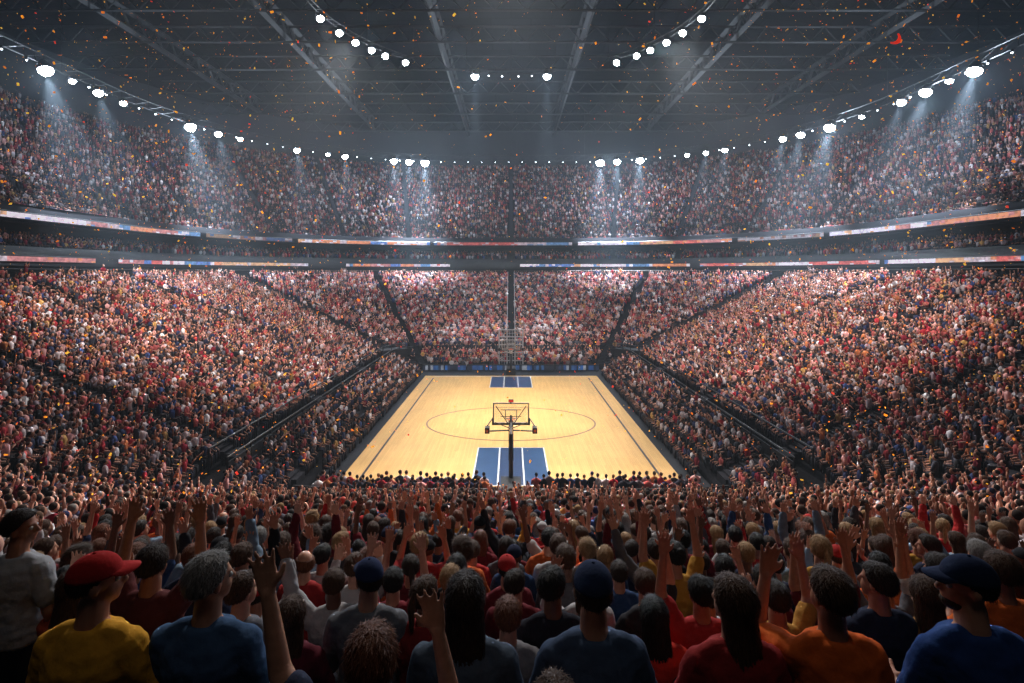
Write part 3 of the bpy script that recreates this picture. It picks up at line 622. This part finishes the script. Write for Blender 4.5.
def hairmesh(style):
    b_=MB(); n,k=64,30; thick={'short':.008,'long':.012,'curly':.026,'pony':.008,'bun':.008,'under':.004,'fringe':.007}[style]
    zk=([-.72,-.5,-.12,.4,.52] if style!='long' else [-.95,-.9,-.6,.3,.5]); rr=random.Random(3); rs=[]
    def surf(t,p,grow=0,noise=True):
        dx,dy,dz=math.cos(t)*math.cos(p),math.cos(t)*math.sin(p),math.sin(t)
        hy=math.sin(p); zc=float(np.interp(hy,[-1,-.2,.2,.6,1],zk)); m_=sst(-.06,.08,dz-zc)
        if style=='fringe': m_*=1-sst(.3,.45,dz)
        if style=='under': m_*=1-sst(.0,.15,dz)
        st=1
        if noise: st=1+.010*math.sin(p*19+dz*6)+.010*math.sin(p*31-dz*9)+(.035*math.sin(p*9+dz*14)*math.sin(dz*12+p*4) if style=='curly' else 0)
        th=thick*(1+.5*max(0,-dy))+grow; f=(.84*(1-m_)+m_*1.02)*st
        return Vector((dx*(.078*f+th*m_),-.008+dy*(.098*f+th*m_),.022+dz*(.096*f+th*m_))),m_
    for i in range(1,k):
        t=-PI/2+PI*i/k; rs.append([surf(t,2*PI*j/n)[0] for j in range(n)])
    b_.rings(Vector((0,-.01,-.05)),rs,Vector((0,-.01,.022+(.096+thick)*(1 if style!='under' else .84))))
    cnt=0
    while cnt<(1700 if style!='under' else 400):
        p=rr.uniform(0,2*PI); t=math.asin(rr.uniform(-.78,1)); q0,m_=surf(t,p)
        if m_<.5: continue
        cnt+=1; cu=style=='curly'; L=rr.uniform(.08,.16)*(1.2 if not cu else .7); dp=rr.uniform(-.12,.12)*(1 if not cu else 2.5); lift=rr.uniform(.0005,.010)*(1 if not cu else 2)
        wd=rr.uniform(.0018,.004); pts=[]
        for s_ in range(4):
            q_,_=surf(t-L*s_,p+dp*s_/max(.25,math.cos(t)),.0012+lift*s_/3*(2 if s_==3 else 1),False); pts.append(q_)
        vs=[];tan=Vector((-math.sin(p),math.cos(p),0))
        for s_,q_ in enumerate(pts):
            ww=wd*(1,1,.7,.1)[s_]; vs+= [q_-tan*ww,q_+tan*ww]
        b_.add(vs,[(0,1,3,2),(2,3,5,4),(4,5,7,6)])
    if style=='long':
        fn=lambda t,z:1+.02*math.sin(t*13+z*9)+.02*math.sin(t*23-z*17)
        secs=[(.06,.066,.066,0,-.03),(.0,.086,.078,0,-.030),(-.08,.092,.076,0,-.038),(-.16,.098,.066,0,-.058),(-.24,.10,.055,0,-.085),(-.31,.088,.042,0,-.103),(-.36,.05,.022,0,-.112)]
        b_.loft(secs,56,fn)
        zz=[s_[0] for s_ in secs][::-1]
        def cs(z,a,g): 
            f=lambda i:float(np.interp(z,zz,[s_[i] for s_ in secs][::-1])); return Vector((f(3)+f(1)*g*math.cos(a),f(4)+f(2)*g*math.sin(a),z))
        for _ in range(520):
            a=rr.uniform(0,2*PI); z1=rr.uniform(-.30,.03); dl=rr.uniform(.05,.1); wd=rr.uniform(.0025,.005); dr=rr.uniform(-.06,.06); vs=[]
            for s_ in range(4):
                zc_=z1-dl*s_/3; q_=cs(max(zc_,-.34),a+dr*s_,1.03+.018*s_); q_.z=zc_
                tan=Vector((-math.sin(a),math.cos(a)*.6,0)); ww=wd*(1,1,.7,.1)[s_]; vs+=[q_-tan*ww,q_+tan*ww]
            b_.add(vs,[(0,1,3,2),(2,3,5,4),(4,5,7,6)])
    if style=='pony':
        b_.cap((0,-.10,.05),.026,(0,-.135,-.03),.03); b_.cap((0,-.135,-.03),.03,(0,-.135,-.18),.014)
    if style=='bun': b_.ell((0,-.11,.07),(.04,.036,.04),14,8)
    me=b_.mesh('hair_'+style,True); me.materials.append(M['hair']); return me
HM_={s:hairmesh(s) for s in ('short','long','curly','pony','bun','under','fringe')}
def capmesh():
    b_=MB(); n,k=36,14; rs=[]
    for i in range(k):
        t=PI/2*i/k*.98-.02; rs.append([Vector((math.cos(t)*math.cos(2*PI*j/n)*.088*(1+.006*math.cos(12*PI*j/n)),-.008+math.cos(t)*math.sin(2*PI*j/n)*.108,.030+math.sin(t)*.095)) for j in range(n)])
    b_.rings(Vector((0,0,.03)),rs,Vector((0,-.008,.125)))
    top=[];bot=[];m_=12
    for i in range(m_+1):
        a=-1.05+2.1*i/m_
        top.append((.084*math.sin(a),-.008+.104*math.cos(a),.042)); bot.append((.075*math.sin(a),.03+.138*math.cos(a*.95),.031-.014*math.sin(a)**2))
    vs=top+bot+[(x,y,z-.006) for x,y,z in top]+[(x,y,z-.006) for x,y,z in bot]; N=m_+1; fs=[]
    for i in range(m_): fs+=[(i,N+i,N+i+1,i+1),(2*N+i,2*N+i+1,3*N+i+1,3*N+i),(N+i,3*N+i,3*N+i+1,N+i+1)]
    b_.add(vs,fs); b_.ell((0,-.008,.126),(.008,.008,.005),8,5)
    me=b_.mesh('cap',True); me.materials.append(M['cloth']); return me
CAPM=capmesh()
eyem=MB(); eyem.ell((0,0,0),(.0125,.0125,.0125),12,8); eyem=eyem.mesh('eye',True); eyem.materials.append(M['eye'])
irm=MB(); irm.ell((0,.0085,0),(.006,.005,.006),10,6); irm=irm.mesh('iris',True); irm.materials.append(M['black'])
brd=MB(); brd.ell((0,.040,-.082),(.052,.062,.038),16,10); brd=brd.mesh('beard',True); brd.materials.append(M['hair'])
def person(x,y,z,th,sc,bp,shirt,scol,skin,hair,hcol,label,group=None,cap=None,eyes=False,beard=False,pcol=(.02,.022,.035)):
    P=BP[bp]; o=link('person',P['body'],loc=(x,y,z),rot=(0,0,th)); o.scale=(sc,)*3; o.color=(*skin,1); tag(o,label,'person',group)
    s=link('shirt',P[shirt],parent=o); s.color=(*scol,1); t=link('trousers',P['pants'],parent=o); t.color=(*pcol,1)
    e=P['HM'].to_euler(); l=P['HM'].to_translation()
    def hd(nm,me,c_):
        h=link(nm,me,parent=o,loc=l,rot=e); h.scale=(.93,)*3; h.color=(*c_,1); return h
    if hair: hd('hair',HM_['under' if (cap and hair=='short') else hair],hcol)
    if cap: hd('cap',CAPM,cap)
    if eyes:
        for sg in (-1,1):
            q_=link('eye',eyem,parent=o,loc=P['HM']@Vector((sg*.03,.077,-.002)),rot=e); link('iris',irm,parent=q_)
    if beard: hd('beard',brd,hcol)
    return o
BLK=(.010,.008,.007);DBR=(.028,.015,.009);BRN=(.08,.036,.017);AUB=(.16,.05,.019);GRY=(.26,.25,.24);BLD=(.36,.21,.09)
SK1=(.58,.28,.175);SK2=(.46,.20,.12);SK3=(.17,.075,.042);SK4=(.64,.34,.23)
heroes=[
 (92,2.35,'sit_rr','tee',(.75,.36,.03),SK2,'short',DBR,(.45,.015,.015),1.05,dict(eyes=True),'person in red cap and yellow T-shirt looking right, bottom left'),
 (207,2.4,'sit_r','long',(.055,.115,.23),SK1,'short',GRY,None,1.03,dict(eyes=True),'grey-haired person in blue denim shirt beside the red cap, bottom left'),
 (370,1.68,'vup','tee',(.03,.04,.08),SK1,'short',AUB,None,.95,{},'auburn-haired person in navy with both arms raised, bottom edge'),
 (465,2.35,'sit','long',(.08,.11,.155),SK1,'long',DBR,None,.98,{},'person with long dark hair in grey-blue top, bottom row left of centre'),
 (594,2.3,'sit','tee',(.06,.095,.17),SK1,'short',DBR,(.02,.035,.09),1.04,{},'person in navy cap and slate-blue T-shirt, bottom row right of centre'),
 (735,2.35,'sit_l','tee',(.30,.02,.02),SK4,'long',BRN,None,.97,{},'person with long brown hair in dark red T-shirt, bottom row'),
 (833,2.35,'lb','tee',(.80,.14,.02),SK2,'short',BRN,None,1.0,{},'short-haired person in bright orange T-shirt with left hand raised, bottom right'),
 (972,2.3,'sit_ll','tee',(.018,.06,.22),SK1,'short',DBR,(.012,.024,.07),1.06,dict(eyes=True,beard=True),'bearded person in dark cap and blue T-shirt looking left, bottom right'),
 (555,1.66,'sit','tee',(.1,.08,.07),SK1,'short',BRN,None,.84,{},'top of a brown-haired head at the very bottom edge'),
 (18,3.05,'st_r','tee',(.40,.41,.44),SK2,'short',DBR,None,.86,dict(eyes=True),'dark-haired person in white T-shirt facing right at the left edge'),
 (150,3.1,'uup','tee',(.10,.02,.02),SK2,'short',DBR,None,.96,{},'dark-haired person with both arms raised high between red cap and denim shirt'),
 (240,3.0,'sit_r','long',(.16,.17,.20),SK4,'bun',BRN,None,.88,{},'person with brown hair bun in grey top behind the denim shirt'),
 (290,2.85,'sit','tee',(.12,.012,.025),SK1,'long',BRN,None,.84,{},'long-haired person in maroon top behind the raised left arm'),
 (368,3.0,'sit_l','long',(.16,.17,.19),SK1,'short',DBR,(.02,.035,.10),.94,{},'person in navy cap and grey shirt behind the auburn-haired one'),
 (425,3.0,'sit_r','tee',(.26,.02,.02),SK2,'pony',BRN,None,.86,{},'person in dark red T-shirt with ponytail, second row left of centre'),
 (508,2.85,'sit','tee',(.22,.22,.24),SK4,'short',AUB,None,.84,{},'short auburn-haired person in pale grey, second row at the centre'),
 (553,3.0,'sit_r','tee',(.015,.015,.025),SK3,'short',BLK,None,.9,{},'black-haired person in black T-shirt left of the navy cap'),
 (655,2.85,'sit','tee',(.6,.035,.02),SK1,'long',BLK,None,.84,{},'person with full black hair in bright red T-shirt, second row'),
 (702,3.05,'lup','tee',(.42,.03,.03),SK2,'short',BLK,None,.84,{},'person in red T-shirt with left arm raised, second row right of centre'),
 (778,3.0,'rup','tee',(.5,.25,.05),SK2,'short',DBR,None,.84,{},'person in yellow T-shirt with right arm raised, second row'),
 (880,3.0,'sit_l','tee',(.015,.022,.05),SK2,'short',DBR,None,.92,{},'dark-haired person in navy T-shirt between orange and blue shirts'),
 (1004,3.05,'clap','tee',(.7,.14,.025),SK1,'short',BRN,None,.95,{},'clapping person in orange T-shirt at the right edge'),
 (928,3.0,'sit','long',(.25,.13,.04),SK4,'long',BRN,None,.86,{},'brown long-haired person in ochre top, second row far right'),
 (74,3.05,'bb','tee',(.5,.08,.03),SK1,'long',BRN,None,.88,{},'long-haired person in orange with both hands raised, far left'),
]
for (px,yy,bp,sh,sc_,sk_,hr,hc,cp,k,ex,lab) in heroes:
    row=1.70 if yy<2 else (2.35 if yy<2.7 else 2.95); z=SL*(24-row)
    person((px-CX)/F*yy,yy,z,R.uniform(-.06,.06),k,bp,sh,sc_,sk_,hr,hc,lab,cap=cp,**ex)
cn={'red':(.44,.025,.025),'maroon':(.15,.010,.018),'orange':(.66,.13,.025),'yellow':(.52,.26,.035),'white':(.45,.44,.45),'navy':(.014,.02,.055),'black':(.008,.008,.011),'grey':(.10,.10,.115),'charcoal':(.03,.03,.037),'blue':(.03,.07,.18),'pale blue':(.18,.26,.35)}
cw=[('red',11),('maroon',8),('orange',8),('yellow',2),('white',11),('navy',13),('black',11),('grey',10),('charcoal',10),('blue',6),('pale blue',5)]
hcn=[('black-haired',BLK,4),('dark-haired',DBR,7),('brown-haired',BRN,9),('auburn-haired',AUB,4),('grey-haired',GRY,2),('blond',BLD,3.5)]
bpn=[('sit','seated',15),('sit_l','looking left',9),('sit_r','looking right',9),('clap','clapping',10),('rup','raising right arm',12),('lup','raising left arm',12),('vup','with arms spread',11),('uup','with arms up',12),('bb','with hands up',12),('lb','lifting left hand',6)]
cand=[]; rest=[]
for (j,x,y,nx,ny) in near:
    px=CX+F*x/y
    if j>=34 and y<3.4: continue
    (cand if (-5<px<1029) else rest).append((math.hypot(x,y),j,x,y,nx,ny,px))
cand.sort(); NI=300-len(heroes); ind=cand[:NI]; rest+=cand[NI:]
if rest:
    r=np.array([(a[2],a[3],SL*rs_(a[1]),a[4],a[5]) for a in rest]); add_people(*[r[:,i].copy() for i in range(5)],0.,(.62,.15,.09,.14),scl=.95,dim=1.1)
V=np.concatenate(VS);T=np.concatenate(TS);C=np.concatenate(CS)
rows={}
for a in ind: rows.setdefault(a[1],[]).append(a)
for j in sorted(rows,reverse=True):
    L=sorted(rows[j],key=lambda a:a[6])
    for i,a in enumerate(L):
        _,_,x,y,nx,ny,px=a
        c_=R.choices(cw,[w[1] for w in cw])[0][0]; h_=R.choices(hcn,[w[2] for w in hcn])[0]; b_=R.choices(bpn,[w[2] for w in bpn])[0]
        if y<5 and 420<px<620 and b_[0] in ('uup','rup','lup','vup'): b_=bpn[0]
        style=R.choices(['short','long','curly','pony','bun','fringe'],[11,7,1.5,2,1,.4])[0]; cp=None; hd_=h_[0]
        if R.random()<.1: k_=R.choice(['red','navy','black','white']); cp=cn[k_]; hd_=k_+'-capped'; style='short'
        sk_=R.choice([SK1,SK1,SK2,SK4,SK2,SK3]); f=R.uniform(.75,1.15)
        person(x,y,SL*rs_(j),math.atan2(nx,-ny)+R.uniform(-.2,.2),R.uniform(.79,.92),b_[0],R.choice(['tee','tee','long']),tuple(min(1,v*f) for v in cn[c_]),sk_,style,h_[1],
               '%s person in %s %s, %s row up, %s from left'%(hd_,c_,b_[1],ordn(36-j),ordn(i+1)),'spectators in the near stand',cap=cp)
crowd=link('crowd',np_mesh('crowd',V,T,C),M['crowd']); tag(crowd,'dense crowd of spectators filling all the farther stands','crowd',kind='stuff')
print('people',time.time()-T0,len(V))
# ------------------------------------------------ confetti
n=12000; yy=rng.uniform(7,60,n); px=rng.uniform(-80,1104,n); py=rng.uniform(0,500,n)**1.0
x=(px-CX)/F*yy; z=H-(py-HY)/F*yy; ok=(z>2.5)&(z<36)&(np.abs(x)<40)&(rng.random(n)<np.clip(.2+np.abs(px-CX)/420,0,1))
x,yy,z=x[ok],yy[ok],z[ok]; n=len(x)
a=rng.normal(size=(n,3)); a/=np.linalg.norm(a,axis=1)[:,None]; b2=np.cross(a,rng.normal(size=(n,3))); b2/=np.linalg.norm(b2,axis=1)[:,None]
sz=rng.uniform(.01,.026,n)[:,None]; P=np.stack([x,yy,z],1)
Vc=np.stack([P-a*sz-b2*sz*.6,P+a*sz-b2*sz*.6,P+a*sz+b2*sz*.6+np.cross(a,b2)*sz*.3,P-a*sz+b2*sz*.6],1).reshape(-1,3)
cc=np.array([(.9,.28,.02),(.9,.45,.05),(.85,.18,.02),(.7,.05,.03)])[rng.choice(4,n,p=[.4,.3,.2,.1])]
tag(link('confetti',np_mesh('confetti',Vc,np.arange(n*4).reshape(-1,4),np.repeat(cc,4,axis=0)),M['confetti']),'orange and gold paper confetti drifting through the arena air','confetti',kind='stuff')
rc=MB()
for i in range(8):
    t=-1.1+2.2*i/8; t2=-1.1+2.2*(i+1)/8
    p=lambda t,r_:(r_*math.sin(t),0,r_*math.cos(t))
    rc.add([p(t,.10),p(t2,.10),p(t2,.16-.03*abs(t2)),p(t,.16-.03*abs(t))],[(0,1,2,3)])
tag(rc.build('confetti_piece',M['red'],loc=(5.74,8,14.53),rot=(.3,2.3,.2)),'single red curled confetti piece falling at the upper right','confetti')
W=bpy.data.worlds.new('World'); S.world=W; W.use_nodes=True; nt=W.node_tree; nt.nodes['Background'].inputs[0].default_value=(.25,.32,.45,1); nt.nodes['Background'].inputs[1].default_value=.004
vs_=nt.nodes.new('ShaderNodeVolumeScatter'); vs_.inputs['Anisotropy'].default_value=0; vs_.inputs['Color'].default_value=(.74,.87,1,1); vs_.inputs['Density'].default_value=.00095
nt.links.new(vs_.outputs[0],nt.nodes['World Output'].inputs['Volume'])
cd=bpy.data.cameras.new('Camera'); cam=bpy.data.objects.new('Camera',cd); COL.objects.link(cam); cam.location=(0,0,H); cam.rotation_euler=(PI/2,0,0)
cd.sensor_width=36; cd.lens=36*F/1024; cd.shift_y=-69.5/1024; cd.shift_x=1/1024; cd.clip_start=.05; cd.clip_end=500
S.camera=cam
print('done',time.time()-T0)
